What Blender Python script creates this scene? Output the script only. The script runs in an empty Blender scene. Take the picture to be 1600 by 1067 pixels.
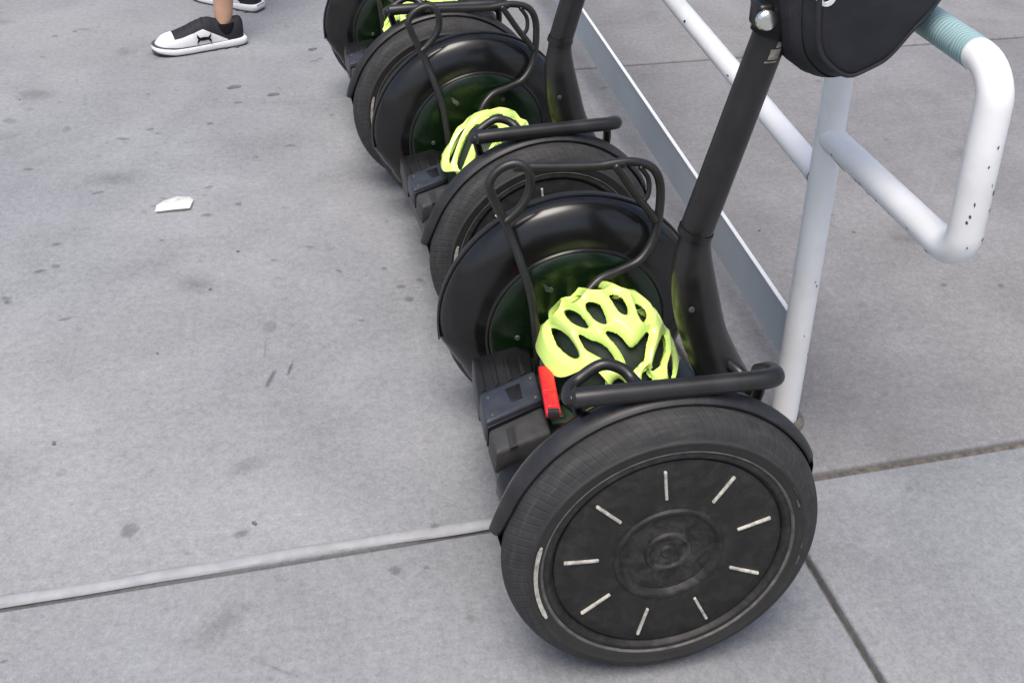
import bpy, bmesh, math, random
import numpy as np
from mathutils import Vector, Matrix
R = math.radians
random.seed(7)
S = bpy.context.scene
COL = S.collection

# ------------------------------------------------------------------ camera
cam = bpy.data.cameras.new('camera'); camo = bpy.data.objects.new('camera', cam); COL.objects.link(camo)
rt = Vector((0.98306, -0.18077, 0.03022)); up = Vector((0.0435, 0.39031, 0.91966)); fw = Vector((0.17804, 0.90276, -0.39156))
m = Matrix((rt, up, -fw)).transposed().to_4x4(); m.translation = Vector((-0.5234, -1.1790, 1.5616))
camo.matrix_world = m
cam.sensor_width = 36; cam.lens = 40.90; cam.shift_x = 0.0225; cam.shift_y = -0.2845
cam.clip_start = 0.05; cam.clip_end = 2000
S.camera = camo
# ------------------------------------------------------------------ sky, sun, exposure
SUN_EL, SUN_AZ = R(68), R(205)          # azimuth measured from +Y towards +X
w = bpy.data.worlds.new('World'); S.world = w; w.use_nodes = True
nt = w.node_tree; bg = nt.nodes['Background']
sky = nt.nodes.new('ShaderNodeTexSky'); sky.sky_type = 'NISHITA'; sky.sun_disc = False
sky.sun_elevation = SUN_EL; sky.sun_rotation = SUN_AZ; sky.air_density = 1.0; sky.dust_density = 4.0; sky.ozone_density = 0.6
nt.links.new(sky.outputs[0], bg.inputs[0]); bg.inputs[1].default_value = 0.10
sl = bpy.data.lights.new('sun', 'SUN'); sl.energy = 1.5; sl.angle = R(32); sl.color = (1, .96, .9)
so = bpy.data.objects.new('sun', sl); COL.objects.link(so)
sd = Vector((math.sin(SUN_AZ)*math.cos(SUN_EL), math.cos(SUN_AZ)*math.cos(SUN_EL), math.sin(SUN_EL)))
so.rotation_euler = sd.to_track_quat('Z', 'Y').to_euler(); so.location = (2, 2, 6)
S.view_settings.view_transform = 'Standard'; S.view_settings.look = 'None'
S.view_settings.exposure = 0.92; S.view_settings.gamma = 1.0

# ------------------------------------------------------------------ materials
class N:
    """tiny node-tree writer"""
    def __init__(s, name):
        s.m = bpy.data.materials.new(name); s.m.use_nodes = True
        s.t = s.m.node_tree; s.b = s.t.nodes['Principled BSDF']
        s.tc = s.t.nodes.new('ShaderNodeTexCoord'); s.geo = s.t.nodes.new('ShaderNodeNewGeometry')
    def n(s, kind, **kw):
        x = s.t.nodes.new('ShaderNode' + kind)
        for k, v in kw.items():
            if k.startswith('i_'):
                x.inputs[k[2:].replace('_', ' ')].default_value = v
            else: setattr(x, k, v)
        return x
    def l(s, a, b): s.t.links.new(a, b)
    def noise(s, scale, detail=4, rough=.55, vec=None, dist=0):
        x = s.n('TexNoise'); x.inputs['Scale'].default_value = scale; x.inputs['Detail'].default_value = detail
        x.inputs['Roughness'].default_value = rough; x.inputs['Distortion'].default_value = dist
        s.l(vec or s.tc.outputs['Object'], x.inputs['Vector']); return x.outputs['Fac']
    def ramp(s, fac, stops):
        x = s.n('ValToRGB'); e = x.color_ramp.elements
        while len(e) < len(stops): e.new(.5)
        for i, (p, c) in enumerate(stops):
            e[i].position = p; e[i].color = (*c, 1) if len(c) == 3 else c
        s.l(fac, x.inputs[0]); return x.outputs[0]
    def mix(s, fac, a, b, mode='MIX'):
        x = s.n('MixRGB', blend_type=mode)
        for i, v in zip((0, 1, 2), (fac, a, b)):
            if hasattr(v, 'links') or hasattr(v, 'is_linked'): s.l(v, x.inputs[i])
            elif i == 0: x.inputs[0].default_value = v
            else: x.inputs[i].default_value = (*v, 1)
        return x.outputs[0]
    def math(s, op, a, b=0.0):
        x = s.n('Math', operation=op)
        for i, v in enumerate((a, b)):
            if hasattr(v, 'is_linked'): s.l(v, x.inputs[i])
            else: x.inputs[i].default_value = v
        return x.outputs[0]
    def bump(s, h, strength=.3, dist=.002, chain=None):
        x = s.n('Bump'); x.inputs['Strength'].default_value = strength; x.inputs['Distance'].default_value = dist
        s.l(h, x.inputs['Height'])
        if chain is not None: s.l(chain, x.inputs['Normal'])
        s.l(x.outputs[0], s.b.inputs['Normal']); return x.outputs[0]
    def col(s, c):
        if hasattr(c, 'is_linked'): s.l(c, s.b.inputs['Base Color'])
        else: s.b.inputs['Base Color'].default_value = (*c, 1)
    def rough(s, r):
        if hasattr(r, 'is_linked'): s.l(r, s.b.inputs['Roughness'])
        else: s.b.inputs['Roughness'].default_value = r
    def spec(s, v): s.b.inputs['Specular IOR Level'].default_value = v

def simple(name, c, rough=.5, var=.25, scale=30, bump=0.0, metallic=0, spec=.5, dust=None):
    k = N(name); f = k.noise(scale, 5)
    lo = tuple(x*(1-var) for x in c); hi = tuple(min(1, x*(1+var)) for x in c)
    base = k.ramp(f, [(.3, lo), (.7, hi)])
    if dust:
        d = k.noise(scale*.35, 6, .65); msk = k.ramp(d, [(.48, (0, 0, 0)), (.75, (1, 1, 1))])
        mm = k.math('MULTIPLY', msk, dust[1]); base = k.mix(mm, base, dust[0])
    k.col(base); k.spec(spec)
    k.rough(k.ramp(k.noise(scale*.7, 4), [(.3, (rough*.85,)*3), (.7, (min(1, rough*1.15),)*3)]))
    k.b.inputs['Metallic'].default_value = metallic
    if bump: k.bump(k.noise(scale*6, 5), bump, .001)
    return k.m

def concrete(name, c0, c1, warm):
    k = N(name); p = k.geo.outputs['Position']
    oi = k.n('ObjectInfo')
    big = k.noise(.9, 4, .55, p); mid = k.noise(4.5, 6, .6, p); fine = k.noise(60, 5, .7, p); grit = k.noise(420, 3, .6, p)
    base = k.ramp(mid, [(.25, c0), (.75, c1)])
    base = k.mix(k.ramp(big, [(.35, (0, 0, 0)), (.72, (.75,)*3)]), base, warm)
    blot_ = k.noise(2.2, 8, .68, p, .6); base = k.mix(.5, base, k.ramp(blot_, [(.30, (.30,)*3), (.68, (.64,)*3)]), 'SOFT_LIGHT')
    base = k.mix(.34, base, k.ramp(fine, [(.32, (.22,)*3), (.68, (.74,)*3)]), 'SOFT_LIGHT')
    f2 = k.noise(150, 4, .65, p); base = k.mix(.28, base, k.ramp(f2, [(.32, (.2,)*3), (.68, (.76,)*3)]), 'SOFT_LIGHT')
    base = k.mix(.3, base, k.ramp(grit, [(.25, (.1,)*3), (.75, (.9,)*3)]), 'SOFT_LIGHT')
    # brush / trowel sweep marks
    mp = k.n('Mapping'); mp.inputs['Scale'].default_value = (1.2, 9, 1); mp.inputs['Rotation'].default_value = (0, 0, .5); k.l(p, mp.inputs['Vector'])
    sw = k.noise(3, 5, .6, mp.outputs[0], 1.2)
    base = k.mix(.10, base, k.ramp(sw, [(.3, (.38,)*3), (.7, (.6,)*3)]), 'SOFT_LIGHT')
    # small dark drip spots
    nv = k.n('TexNoise'); nv.inputs['Scale'].default_value = 14; k.l(p, nv.inputs['Vector'])
    off = k.mix(.045, p, nv.outputs['Color'], 'ADD')
    for sc, th, dk in ((5.5, .10, .72), (13, .13, .8)):
        v = k.n('TexVoronoi'); v.inputs['Scale'].default_value = sc; v.inputs['Randomness'].default_value = 1; k.l(off, v.inputs['Vector'])
        sep = k.n('SeparateColor'); k.l(v.outputs['Color'], sep.inputs[0])
        rad = k.math('MULTIPLY', k.math('SUBTRACT', sep.outputs[0], .45), th*2.2)
        fm = k.math('SUBTRACT', rad, v.outputs['Distance'])
        msk = k.ramp(k.math('MULTIPLY', fm, 22), [(0, (0, 0, 0)), (.7, (.75,)*3)])
        base = k.mix(msk, base, (dk, dk, dk*1.01), 'MULTIPLY')
    k.col(base); k.rough(.82); k.spec(.3)
    b1 = k.bump(grit, .4, .0012); k.bump(mid, .25, .006, b1)
    return k.m

M = {}
M['concrete'] = concrete('concrete', (.205, .211, .225), (.272, .280, .297), (.270, .271, .270))
M['concrete_warm'] = concrete('concrete_warm', (.180, .177, .182), (.240, .237, .244), (.214, .209, .209))
M['joint_dirt'] = simple('joint_dirt', (.115, .102, .088), .95, .5, 60, .6)
M['sealant'] = simple('sealant', (.30, .304, .315), .75, .12, 40, .25)
M['stain'] = simple('stain', (.225, .226, .235), .8, .2, 60, .1)
def film(name, tint, soft):
    k = N(name); k.t.nodes.remove(k.b); g = k.tc.outputs['Generated']
    mp = k.n('Mapping'); mp.inputs['Location'].default_value = (-.5, -.5, 0); mp.inputs['Scale'].default_value = (1, 1, 0); k.l(g, mp.inputs['Vector'])
    ln = k.n('VectorMath', operation='LENGTH'); k.l(mp.outputs[0], ln.inputs[0])
    d = k.math('ADD', k.math('MULTIPLY', ln.outputs['Value'], 2.0), k.math('MULTIPLY', k.math('SUBTRACT', k.noise(90, 6, .65, k.geo.outputs['Position']), .5), 1.1))
    c = k.ramp(d, [(.78-soft*.75, tint), (.82, (1, 1, 1))])
    tr = k.n('BsdfTransparent'); k.l(c, tr.inputs[0]); k.l(tr.outputs[0], k.t.nodes['Material Output'].inputs['Surface']); return k.m
M['stain'] = film('stain', (.79, .79, .80), .45); M['faint_stain'] = film('faint_stain', (.86, .86, .855), .95); M['scuff'] = film('scuff', (.70, .70, .71), .7)
M['dark_gum'] = simple('dark_gum', (.12, .12, .125), .8, .4, 80, .3)
M['paper'] = simple('paper', (.9, .895, .87), .8, .05, 60, .1)
M['white_paint'] = simple('white_paint', (.80, .80, .80), .42, .05, 8, .12, dust=((.45, .43, .40), .45))
M['chip'] = simple('chip', (.06, .05, .045), .8, .4, 100)
M['teal'] = None
M['plate_metal'] = simple('plate_metal', (.38, .44, .49), .5, .08, 6, .05, 0, dust=((.5, .5, .5), .4))
M['plastic'] = simple('plastic', (.0085, .0085, .0095), .36, .3, 20, .06)
M['gloss'] = simple('gloss', (.006, .006, .0065), .2, .3, 9, .015, dust=((.016, .015, .014), .5))
M['satin'] = simple('satin', (.0125, .012, .012), .36, .25, 30, .04, dust=((.03, .029, .029), .5))
M['fender'] = simple('fender', (.014, .014, .0155), .5, .25, 40, .12, dust=((.055, .054, .056), .6))
M['cap'] = simple('cap', (.0105, .0098, .0096), .62, .3, 25, .12, dust=((.034, .031, .029), .8))
k = N('cap'); sp = k.n('SeparateXYZ'); k.l(k.tc.outputs['Object'], sp.inputs[0])
r2 = k.math('SQRT', k.math('ADD', k.math('MULTIPLY', sp.outputs[0], sp.outputs[0]), k.math('MULTIPLY', sp.outputs[2], sp.outputs[2])))
dn = k.noise(38, 7, .7, None, .8); sw_ = k.noise(260, 3, .6)
msk = k.math('MULTIPLY', k.ramp(dn, [(.42, (0, 0, 0)), (.72, (1, 1, 1))]), k.ramp(r2, [(.03, (1, 1, 1)), (.085, (.55,)*3), (.10, (.22,)*3), (.175, (.5,)*3)]))
bs = k.mix(msk, k.ramp(sw_, [(.3, (.0085, .008, .0078)), (.7, (.013, .0122, .0118))]), (.062, .057, .053)); k.col(bs); k.rough(.6); k.spec(.4); k.bump(sw_, .2, .0006); M['cap'] = k.m
M['mark'] = simple('mark', (.46, .44, .385), .75, .3, 150, .2, dust=((.13, .12, .105), .85))
M['mark_dull'] = simple('mark_dull', (.09, .085, .078), .6, .4, 60, .1)
M['panel'] = simple('panel', (.028, .033, .046), .45, .2, 40, .06, dust=((.07, .07, .075), .5))
M['panel_grey'] = simple('panel_grey', (.035, .034, .034), .6, .2, 40, .1, dust=((.08, .077, .075), .6))
M['mat_green_bounce'] = simple('mat_green_bounce', (.005, .02, .005), .55, .3, 30, .2)  # black mat rubber, with the helmets' green bounce light painted into its colour
M['cover_green_bounce'] = simple('cover_green_bounce', (.003, .011, .003), .26, .3, 14, .05)  # green tint in the black plastic stands in for glow from the helmets
M['bracket'] = simple('bracket', (.09, .10, .09), .5, .2, 40, 0, .5)
M['steel'] = simple('steel', (.75, .74, .70), .22, .1, 30, .05, 1)
M['red'] = simple('red', (.62, .02, .025), .4, .12, 60, .05)
M['strap'] = simple('strap', (.02, .02, .022), .8, .3, 120, .4)
M['neon'] = simple('neon', (.74, 1.0, .23), .27, .03, 12)
M['neon'].node_tree.nodes['Principled BSDF'].inputs['Coat Weight'].default_value = .5; M['neon'].node_tree.nodes['Principled BSDF'].inputs['Coat Roughness'].default_value = .22
M['foam'] = simple('foam', (.012, .022, .012), .7, .3, 60, .2)
M['bag'] = simple('bag', (.012, .0125, .017), .7, .25, 26, .5)
M['bag_band'] = simple('bag_band', (.017, .017, .02), .6, .2, 60, .35)
M['skin'] = simple('skin', (.52, .31, .21), .5, .06, 25, .05)
M['shoe_white'] = simple('shoe_white', (.74, .75, .76), .7, .06, 160, .35)
M['shoe_black'] = simple('shoe_black', (.008, .0085, .014), .8, .4, 160, .5)
k = N('shoe_upper'); sp = k.n('SeparateXYZ'); k.l(k.tc.outputs['Object'], sp.inputs[0]); uu = k.math('ADD', k.math('DIVIDE', sp.outputs[0], .30), .5)
thr = k.ramp(uu, [(.0, (.99,)*3), (.19, (.99,)*3), (.215, (.56,)*3), (.30, (.60,)*3), (.53, (.80,)*3), (.80, (.33,)*3), (.84, (0,)*3)])
lt = k.math('LESS_THAN', k.math('MULTIPLY', sp.outputs[2], 10), thr); wv = k.noise(420, 2)
k.col(k.mix(lt, k.ramp(wv, [(.3, (.006, .0065, .011)), (.7, (.014, .015, .022))]), k.ramp(wv, [(.3, (.60, .61, .63)), (.7, (.76, .77, .78))]))); k.rough(.75); k.bump(wv, .5, .001); M['shoe_upper'] = k.m
M['sole_dark'] = simple('sole_dark', (.05, .05, .06), .8, .3, 60)
M['shorts'] = simple('shorts', (.05, .055, .07), .85, .2, 40, .3)
M['shirt'] = simple('shirt', (.35, .36, .38), .85, .1, 40, .3)
M['hair'] = simple('hair', (.03, .02, .014), .6, .4, 80, .4)

def rubber():
    k = N('rubber'); sp = k.n('SeparateXYZ'); k.l(k.tc.outputs['Object'], sp.inputs[0])
    f = k.noise(26, 6, .65); base = k.ramp(f, [(.3, (.022, .022, .023)), (.72, (.038, .037, .037))])
    # dusty scuff streaks run round the tyre
    ang = k.math('ARCTAN2', sp.outputs[2], sp.outputs[0])
    cb = k.n('CombineXYZ'); k.l(k.math('MULTIPLY', ang, 4.0), cb.inputs[0])
    r2 = k.math('SQRT', k.math('ADD', k.math('MULTIPLY', sp.outputs[0], sp.outputs[0]), k.math('MULTIPLY', sp.outputs[2], sp.outputs[2])))
    k.l(k.math('MULTIPLY', r2, 160), cb.inputs[1]); k.l(k.math('MULTIPLY', sp.outputs[1], 60), cb.inputs[2])
    st = k.noise(1.2, 5, .6, cb.outputs[0]); base = k.mix(k.ramp(st, [(.5, (0, 0, 0)), (.8, (.55,)*3)]), base, (.085, .081, .079))
    base = k.mix(k.ramp(r2, [(.204, (1, 1, 1)), (.2085, (0, 0, 0))]), base, k.mix(.6, base, (.020, .0185, .017)))
    k.col(base); k.rough(.72); k.spec(.35)
    # slanted tread sipes on the running surface
    ph = k.math('ADD', k.math('MULTIPLY', ang, 104), k.math('MULTIPLY', k.math('ABSOLUTE', sp.outputs[1]), 260))
    sip = k.ramp(k.math('MULTIPLY_ADD', k.math('SINE', ph), .5), [(.0, (0, 0, 0)), (.14, (1, 1, 1))])
    out = k.ramp(r2, [(.2105, (0, 0, 0)), (.216, (1, 1, 1))])
    h = k.mix(out, (1, 1, 1), sip)
    b1 = k.bump(h, .4, .0016); k.bump(k.noise(300, 4, .6), .25, .0008, b1)
    return k.m
M['rubber'] = rubber()
k = N('bag'); f = k.noise(26, 5); k.col(k.ramp(f, [(.3, (.010, .0105, .0145)), (.7, (.016, .0165, .022))])); k.rough(.66)
k.bump(k.noise(10, 2, .4, None, .3), .7, .014, k.bump(k.noise(500, 2), .4, .0008)); M['bag'] = k.m
def teal():
    k = N('teal'); wv = k.n('TexWave', wave_type='BANDS', bands_direction='Y'); wv.inputs['Scale'].default_value = 48; wv.inputs['Distortion'].default_value = 9
    wv.inputs['Detail'].default_value = 1; wv.inputs['Detail Scale'].default_value = .6
    k.l(k.geo.outputs['Position'], wv.inputs['Vector'])
    k.col(k.ramp(wv.outputs['Fac'], [(.2, (.20, .33, .35)), (.8, (.36, .50, .52))])); k.rough(.5); return k.m
M['teal'] = teal()

# ------------------------------------------------------------------ geometry helpers
def link(name, me, mat, parent=None, smooth=True):
    o = bpy.data.objects.new(name, me); COL.objects.link(o)
    if mat is not None:
        for q in (mat if isinstance(mat, (list, tuple)) else [mat]): me.materials.append(M[q] if isinstance(q, str) else q)
    if smooth:
        for p in me.polygons: p.use_smooth = True
    if parent is not None: o.parent = parent
    return o
def frombm(name, bm, mat, parent=None, smooth=True, sharp=35):
    bmesh.ops.recalc_face_normals(bm, faces=bm.faces)
    if smooth:
        for e in bm.edges:
            if len(e.link_faces) == 2 and e.calc_face_angle(0) > R(sharp): e.smooth = False
    me = bpy.data.meshes.new(name); bm.to_mesh(me); bm.free()
    return link(name, me, mat, parent, smooth)
def tag(o, label, cat, group=None, kind=None):
    if label: o['label'] = label
    if cat: o['category'] = cat
    if group: o['group'] = group
    if kind: o['kind'] = kind
    return o
def thing(name, label, cat, loc=(0, 0, 0), rz=0, group=None):
    o = bpy.data.objects.new(name, None); COL.objects.link(o); o.empty_display_size = .05
    o.location = loc; o.rotation_euler = (0, 0, rz); return tag(o, label, cat, group)
def spline(P, n=8, closed=False):
    P = [np.array(p, float) for p in P]; out = []; L = len(P)
    rng = range(L if closed else L-1)
    for i in rng:
        if closed: a, b, c, d = P[i-1], P[i], P[(i+1) % L], P[(i+2) % L]
        else: a, b, c, d = P[max(i-1, 0)], P[i], P[i+1], P[min(i+2, L-1)]
        for k in range(n):
            t = k/n; out.append(.5*((2*b)+(c-a)*t+(2*a-5*b+4*c-d)*t*t+(3*b-a-3*c+d)*t**3))
    if not closed: out.append(P[-1])
    return out
def tube(bm, P, r, seg=14, caps=True, rfun=None):
    P = [Vector(p) for p in P]; n = len(P); rings = []
    T = [(P[min(i+1, n-1)]-P[max(i-1, 0)]).normalized() for i in range(n)]
    ref = Vector((0, 0, 1)) if abs(T[0].z) < .9 else Vector((0, 1, 0))
    u = T[0].cross(ref).normalized()
    for i in range(n):
        u = (u-T[i]*u.dot(T[i])).normalized(); v = T[i].cross(u)
        rr = rfun(i/(n-1)) if rfun else (r[i] if isinstance(r, (list, tuple)) else r)
        ra, rb = rr if isinstance(rr, (tuple, list)) else (rr, rr)
        rings.append([bm.verts.new(P[i]+u*(ra*math.cos(2*math.pi*k/seg))+v*(rb*math.sin(2*math.pi*k/seg))) for k in range(seg)])
    for a, b in zip(rings, rings[1:]):
        for k in range(seg): bm.faces.new((a[k], a[(k+1) % seg], b[(k+1) % seg], b[k]))
    if caps:
        for ring, s in ((rings[0], -1), (rings[-1], 1)):
            c = sum((v.co for v in ring), Vector())/seg; t = T[0] if s < 0 else T[-1]
            rad = (ring[0].co-c).length
            mid = [bm.verts.new(c+(v.co-c)*.72+t*s*rad*.32) for v in ring]; tip = bm.verts.new(c+t*s*rad*.42)
            for k in range(seg):
                bm.faces.new((ring[k], ring[(k+1) % seg], mid[(k+1) % seg], mid[k])); bm.faces.new((mid[k], mid[(k+1) % seg], tip))
def lathe(bm, prof, seg=96, a0=0, a1=2*math.pi, cz=0.0, thick=0):
    """prof: (y, r) pairs, axis along Y through (0, ., cz)"""
    full = abs(a1-a0-2*math.pi) < 1e-6; n = seg if full else seg+1; cols = []
    for i in range(n):
        a = a0+(a1-a0)*i/seg
        cols.append([bm.verts.new((r*math.cos(a), y, cz+r*math.sin(a))) for y, r in prof])
    for i in range(seg):
        A, B = cols[i], cols[(i+1) % n]
        for k in range(len(prof)-1):
            try: bm.faces.new((A[k], A[k+1], B[k+1], B[k]))
            except ValueError: pass
    bmesh.ops.remove_doubles(bm, verts=bm.verts, dist=1e-6)
    return cols
def box(bm, lo, hi, bevel=0, seg=2, mat=None):
    g = bmesh.ops.create_cube(bm, size=1)['verts']
    for v in g:
        v.co = Vector([lo[i]+(v.co[i]+.5)*(hi[i]-lo[i]) for i in range(3)])
        if mat: v.co = mat @ v.co
    if bevel:
        es = {e for v in g for e in v.link_edges}
        bmesh.ops.bevel(bm, geom=list(es), offset=bevel, segments=seg, affect='EDGES', profile=.5)
def prism(bm, poly, z0, z1, bevel=0, seg=2):
    lo = [bm.verts.new((x, y, z0)) for x, y in poly]; hi = [bm.verts.new((x, y, z1)) for x, y in poly]; n = len(poly)
    f = [bm.faces.new(lo[::-1]), bm.faces.new(hi)]+[bm.faces.new((lo[i], lo[(i+1) % n], hi[(i+1) % n], hi[i])) for i in range(n)]
    if bevel:
        es = list({e for x in f for e in x.edges}); bmesh.ops.bevel(bm, geom=es, offset=bevel, segments=seg, affect='EDGES', profile=.5)
def loft(bm, rings, caps=True):
    V = [[bm.verts.new(p) for p in r] for r in rings]; n = len(V[0])
    for a, b in zip(V, V[1:]):
        for k in range(n): bm.faces.new((a[k], a[(k+1) % n], b[(k+1) % n], b[k]))
    if caps: bm.faces.new(V[0][::-1]); bm.faces.new(V[-1])
    return V
def copy_tree(o, parent=None):
    c = o.copy(); COL.objects.link(c); c.parent = parent
    for ch in list(o.children): copy_tree(ch, c)
    return c
NB = bmesh.new

# ------------------------------------------------------------------ ground and paving
GY = R(3.1); GO = Vector((0, .338, 0)); GM = Matrix.Translation(GO) @ Matrix.Rotation(GY, 4, 'Z')
bm = NB(); box(bm, (-300, -300, -.40), (300, 300, -.022)); g = frombm('ground', bm, 'joint_dirt', smooth=False); tag(g, None, None, kind='structure')
pv = bpy.data.objects.new('pavement', None); COL.objects.link(pv); pv.matrix_world = GM; pv['kind'] = 'structure'
XS = [-90, -7.6, -5.6, -3.6, -1.72, .32, 2.62, 4.7, 6.8, 90]; YS = [-90, -5.4, -3.5, -1.6, 0, 1.87, 3.74, 5.6, 7.5, 9.4, 90]
def slab(x0, x1, y0, y1, mat, gx=.006, gy=.006):
    bm = NB(); nx, ny = 24, 24
    xs = [x0+gx+(x1-x0-2*gx)*i/nx for i in range(nx+1)]; ys = [y0+gy+(y1-y0-2*gy)*i/ny for i in range(ny+1)]
    box(bm, (x0+gx, y0+gy, -.06), (x1-gx, y1-gy, 0), .007, 3)
    o = frombm('concrete_slab', bm, mat, pv, True, 60); return o
for i in range(len(XS)-1):
    for j in range(len(YS)-1):
        if XS[i] < .3 and j == 5: continue
        right = XS[i] >= .3
        mat = 'concrete_warm' if (right and YS[j] >= 0) else 'concrete'
        slab(XS[i], XS[i+1], YS[j], YS[j+2] if XS[i] < .3 and j == 4 else YS[j+1], mat, .0065, .009 if right and j in (3, 4) else .005)
# rolled bead of sealant along the long joint
bm = NB(); P = []; rs = []
for i in range(130):
    x = -1.71+i*(1.60/129); P.append((x, .016+.0018*math.sin(x*9), -.0045+.0006*math.sin(x*31))); rs.append((.0115+.0007*math.sin(x*17), .0075+.0006*math.sin(x*23)))
tube(bm, P, rs, 12)
o = frombm('joint_sealant', bm, 'sealant', pv)
# dirt packed in the wide joint
bm = NB(); xs = np.linspace(.32, 2.6, 140); top = []
for sgn in (-1, 1):
    pass
rows = [-.0125, -.006, 0, .006, .0125]
V = [[bm.verts.new((x, r_, -.013+random.uniform(-.003, .004))) for r_ in rows] for x in xs]
for a, b in zip(V, V[1:]):
    for k in range(4): bm.faces.new((a[k], a[k+1], b[k+1], b[k]))
frombm('joint_fill', bm, 'joint_dirt', pv)
# stains and old gum, each a thin irregular skin on the slab
def blot(name, x, y, rx, ry, rot, mat, z, n=22, irr=.25):
    bm = NB(); ph = [random.uniform(0, 6.28) for _ in range(4)]; vs = []
    for k in range(n):
        a = 2*math.pi*k/n; q = 1+irr*(.5*math.sin(2*a+ph[0])+.3*math.sin(3*a+ph[1])+.25*math.sin(5*a+ph[2])+.2*math.sin(8*a+ph[3]))
        vs.append((rx*q*math.cos(a), ry*q*math.sin(a)))
    lo = [bm.verts.new((px, py, 0)) for px, py in vs]; hi = [bm.verts.new((px*.9, py*.9, z)) for px, py in vs]
    bm.faces.new(hi)
    for k in range(n): bm.faces.new((lo[k], lo[(k+1) % n], hi[(k+1) % n], hi[k]))
    o = frombm(name, bm, mat, pv); q = Vector((x, y, .0006))-GO; q.rotate(Matrix.Rotation(-GY, 3, 'Z')); o.location = q; o.rotation_euler = (0, 0, rot-GY); return o
for x, y, rx, ry, ro in ((-1.09, 1.245, .017, .012, .2), (-1.055, 1.262, .016, .010, -.4), (-1.14, 1.13, .014, .009, 0), (-1.005, 1.05, .022, .008, .3), (-.27, 1.07, .016, .012, 0), (-.255, 1.02, .018, .014, .4), (-.22, 1.09, .014, .01, -.5), (-.37, .955, .011, .008, 0), (-.72, 1.45, .02, .012, 0), (-1.0, 1.6, .02, .01, .3), (-.9, 1.95, .02, .012, .5), (-.97, 1.9, .03, .012, -.3), (-1.2, 1.75, .018, .01, 0), (-.62, .38, .018, .013, .3), (-.5, 1.8, .02, .01, 0), (-.65, 2.1, .02, .01, .1), (-1.25, 1.35, .02, .012, .4), (-.99, .30, .02, .013, .2), (-.30, 1.15, .012, .009, .6)):
    blot('pavement_stain', x, y, rx, ry, ro, 'stain', .0005)
blot('pavement_stain', -.81, .415, .021, .024, 0, 'stain', .0005)
blot('pavement_stain', -.568, .785, .008, .05, -.35, 'scuff', .0005, irr=.12)
blot('pavement_stain', -.528, .81, .006, .036, -.25, 'scuff', .0005, irr=.12)
for x, y, r_, lb in ((-.665, 2.215, .021, 'dark gum blob on the concrete close to the white shoe'), (-.545, 2.145, .018, 'dark gum blob with crumbs on the concrete'), (-.41, 2.49, .017, 'dark gum blob close to the far scooter wheel')):
    blot('gum_spot', x, y, r_, r_*.6, .3, 'dark_gum', .0018)
for x, y in ((-.97, .655), (-.80, .9), (-.64, 1.27), (-.70, 1.12), (-.60, .40), (.66, 1.19), (.62, .8), (.9, 1.15), (-1.3, 2.2)):
    blot('pavement_speck', x, y, random.uniform(.003, .006), random.uniform(.002, .0045), random.uniform(0, 3), 'dark_gum', .0012, n=10)
rs_ = random.Random(11)
for k in range(130):
    x, y = rs_.uniform(-1.55, -.25), rs_.uniform(.0, 3.0)
    if k >= 100: x, y = rs_.uniform(.5, 1.9), rs_.uniform(.3, 2.5)
    big = k % 9 == 0; r_ = rs_.uniform(.04, .10) if big else rs_.uniform(.006, .018)
    blot('pavement_stain', x, y, r_, r_*rs_.uniform(.45, .8), rs_.uniform(-.7, .7), 'faint_stain' if big or k % 2 else 'stain', .0004+.00002*k)
for k in range(26):      # rubber scuffs
    x, y = rs_.uniform(-1.45, -.3), rs_.uniform(.1, 2.6)
    blot('pavement_stain', x, y, rs_.uniform(.002, .005), rs_.uniform(.02, .07), rs_.uniform(-1.6, 1.6), 'faint_stain', .0003)
for x, y, r_ in ((-.04, -.0, .16), (-.1, .62, .12), (-.1, .78, .12)): blot('pavement_stain', x, y+.05, r_*1.3, .07, 0, 'faint_stain', .00035)
# litter
bm = NB(); poly = [(-.050, -.034), (-.048, -.008), (-.03, .024), (.008, .034), (.03, .03), (.046, .036), (.058, .012), (.05, -.03), (.01, -.034)]
c = bm.verts.new((0, 0, .010)); vs = [bm.verts.new((x*.85, y, .002+random.uniform(0, .007))) for x, y in poly]
md = [bm.verts.new((x*.45, y*.5, .008+random.uniform(-.002, .005))) for x, y in poly]
for k in range(len(poly)):
    k2 = (k+1) % len(poly); bm.faces.new((vs[k], vs[k2], md[k2], md[k])); bm.faces.new((md[k], md[k2], c))
bmesh.ops.solidify(bm, geom=bm.faces[:], thickness=.0012)
o = frombm('paper_scrap', bm, 'paper', sharp=12); o.location = (-.805, 1.505, .002); tag(o, 'crumpled white paper scrap lying on the concrete', 'litter')

# ------------------------------------------------------------------ handrail with kick plate
rail = thing('handrail', 'white painted tubular handrail with looped end and low grey kick plate', 'handrail', (.431, .515, 0))
RX, RY = .431, .515
def rl(P): return [(x-RX, y-RY, z) for x, y, z in P]
def straight(a, b, n=10): return [tuple(np.array(a)+(np.array(b)-np.array(a))*i/n) for i in range(n+1)]
def arc_fillet(P, r, n=8):
    out = [P[0]]
    for a, b, c in zip(P, P[1:], P[2:]):
        a, b, c = map(lambda q: np.array(q, float), (a, b, c)); d0 = (a-b)/np.linalg.norm(a-b); d1 = (c-b)/np.linalg.norm(c-b)
        ang = math.acos(max(-1, min(1, d0@d1))); t = r/math.tan(ang/2); cc = b+(d0+d1)/np.linalg.norm(d0+d1)*(r/math.sin(ang/2))
        p0, p1 = b+d0*t, b+d1*t; v0, v1 = p0-cc, p1-cc; om = math.acos(max(-1, min(1, v0@v1/(r*r))))
        for k in range(n+1):
            s = k/n; out.append(tuple(cc+(math.sin((1-s)*om)*v0+math.sin(s*om)*v1)/math.sin(om)))
    out.append(P[-1]); return out
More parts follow.
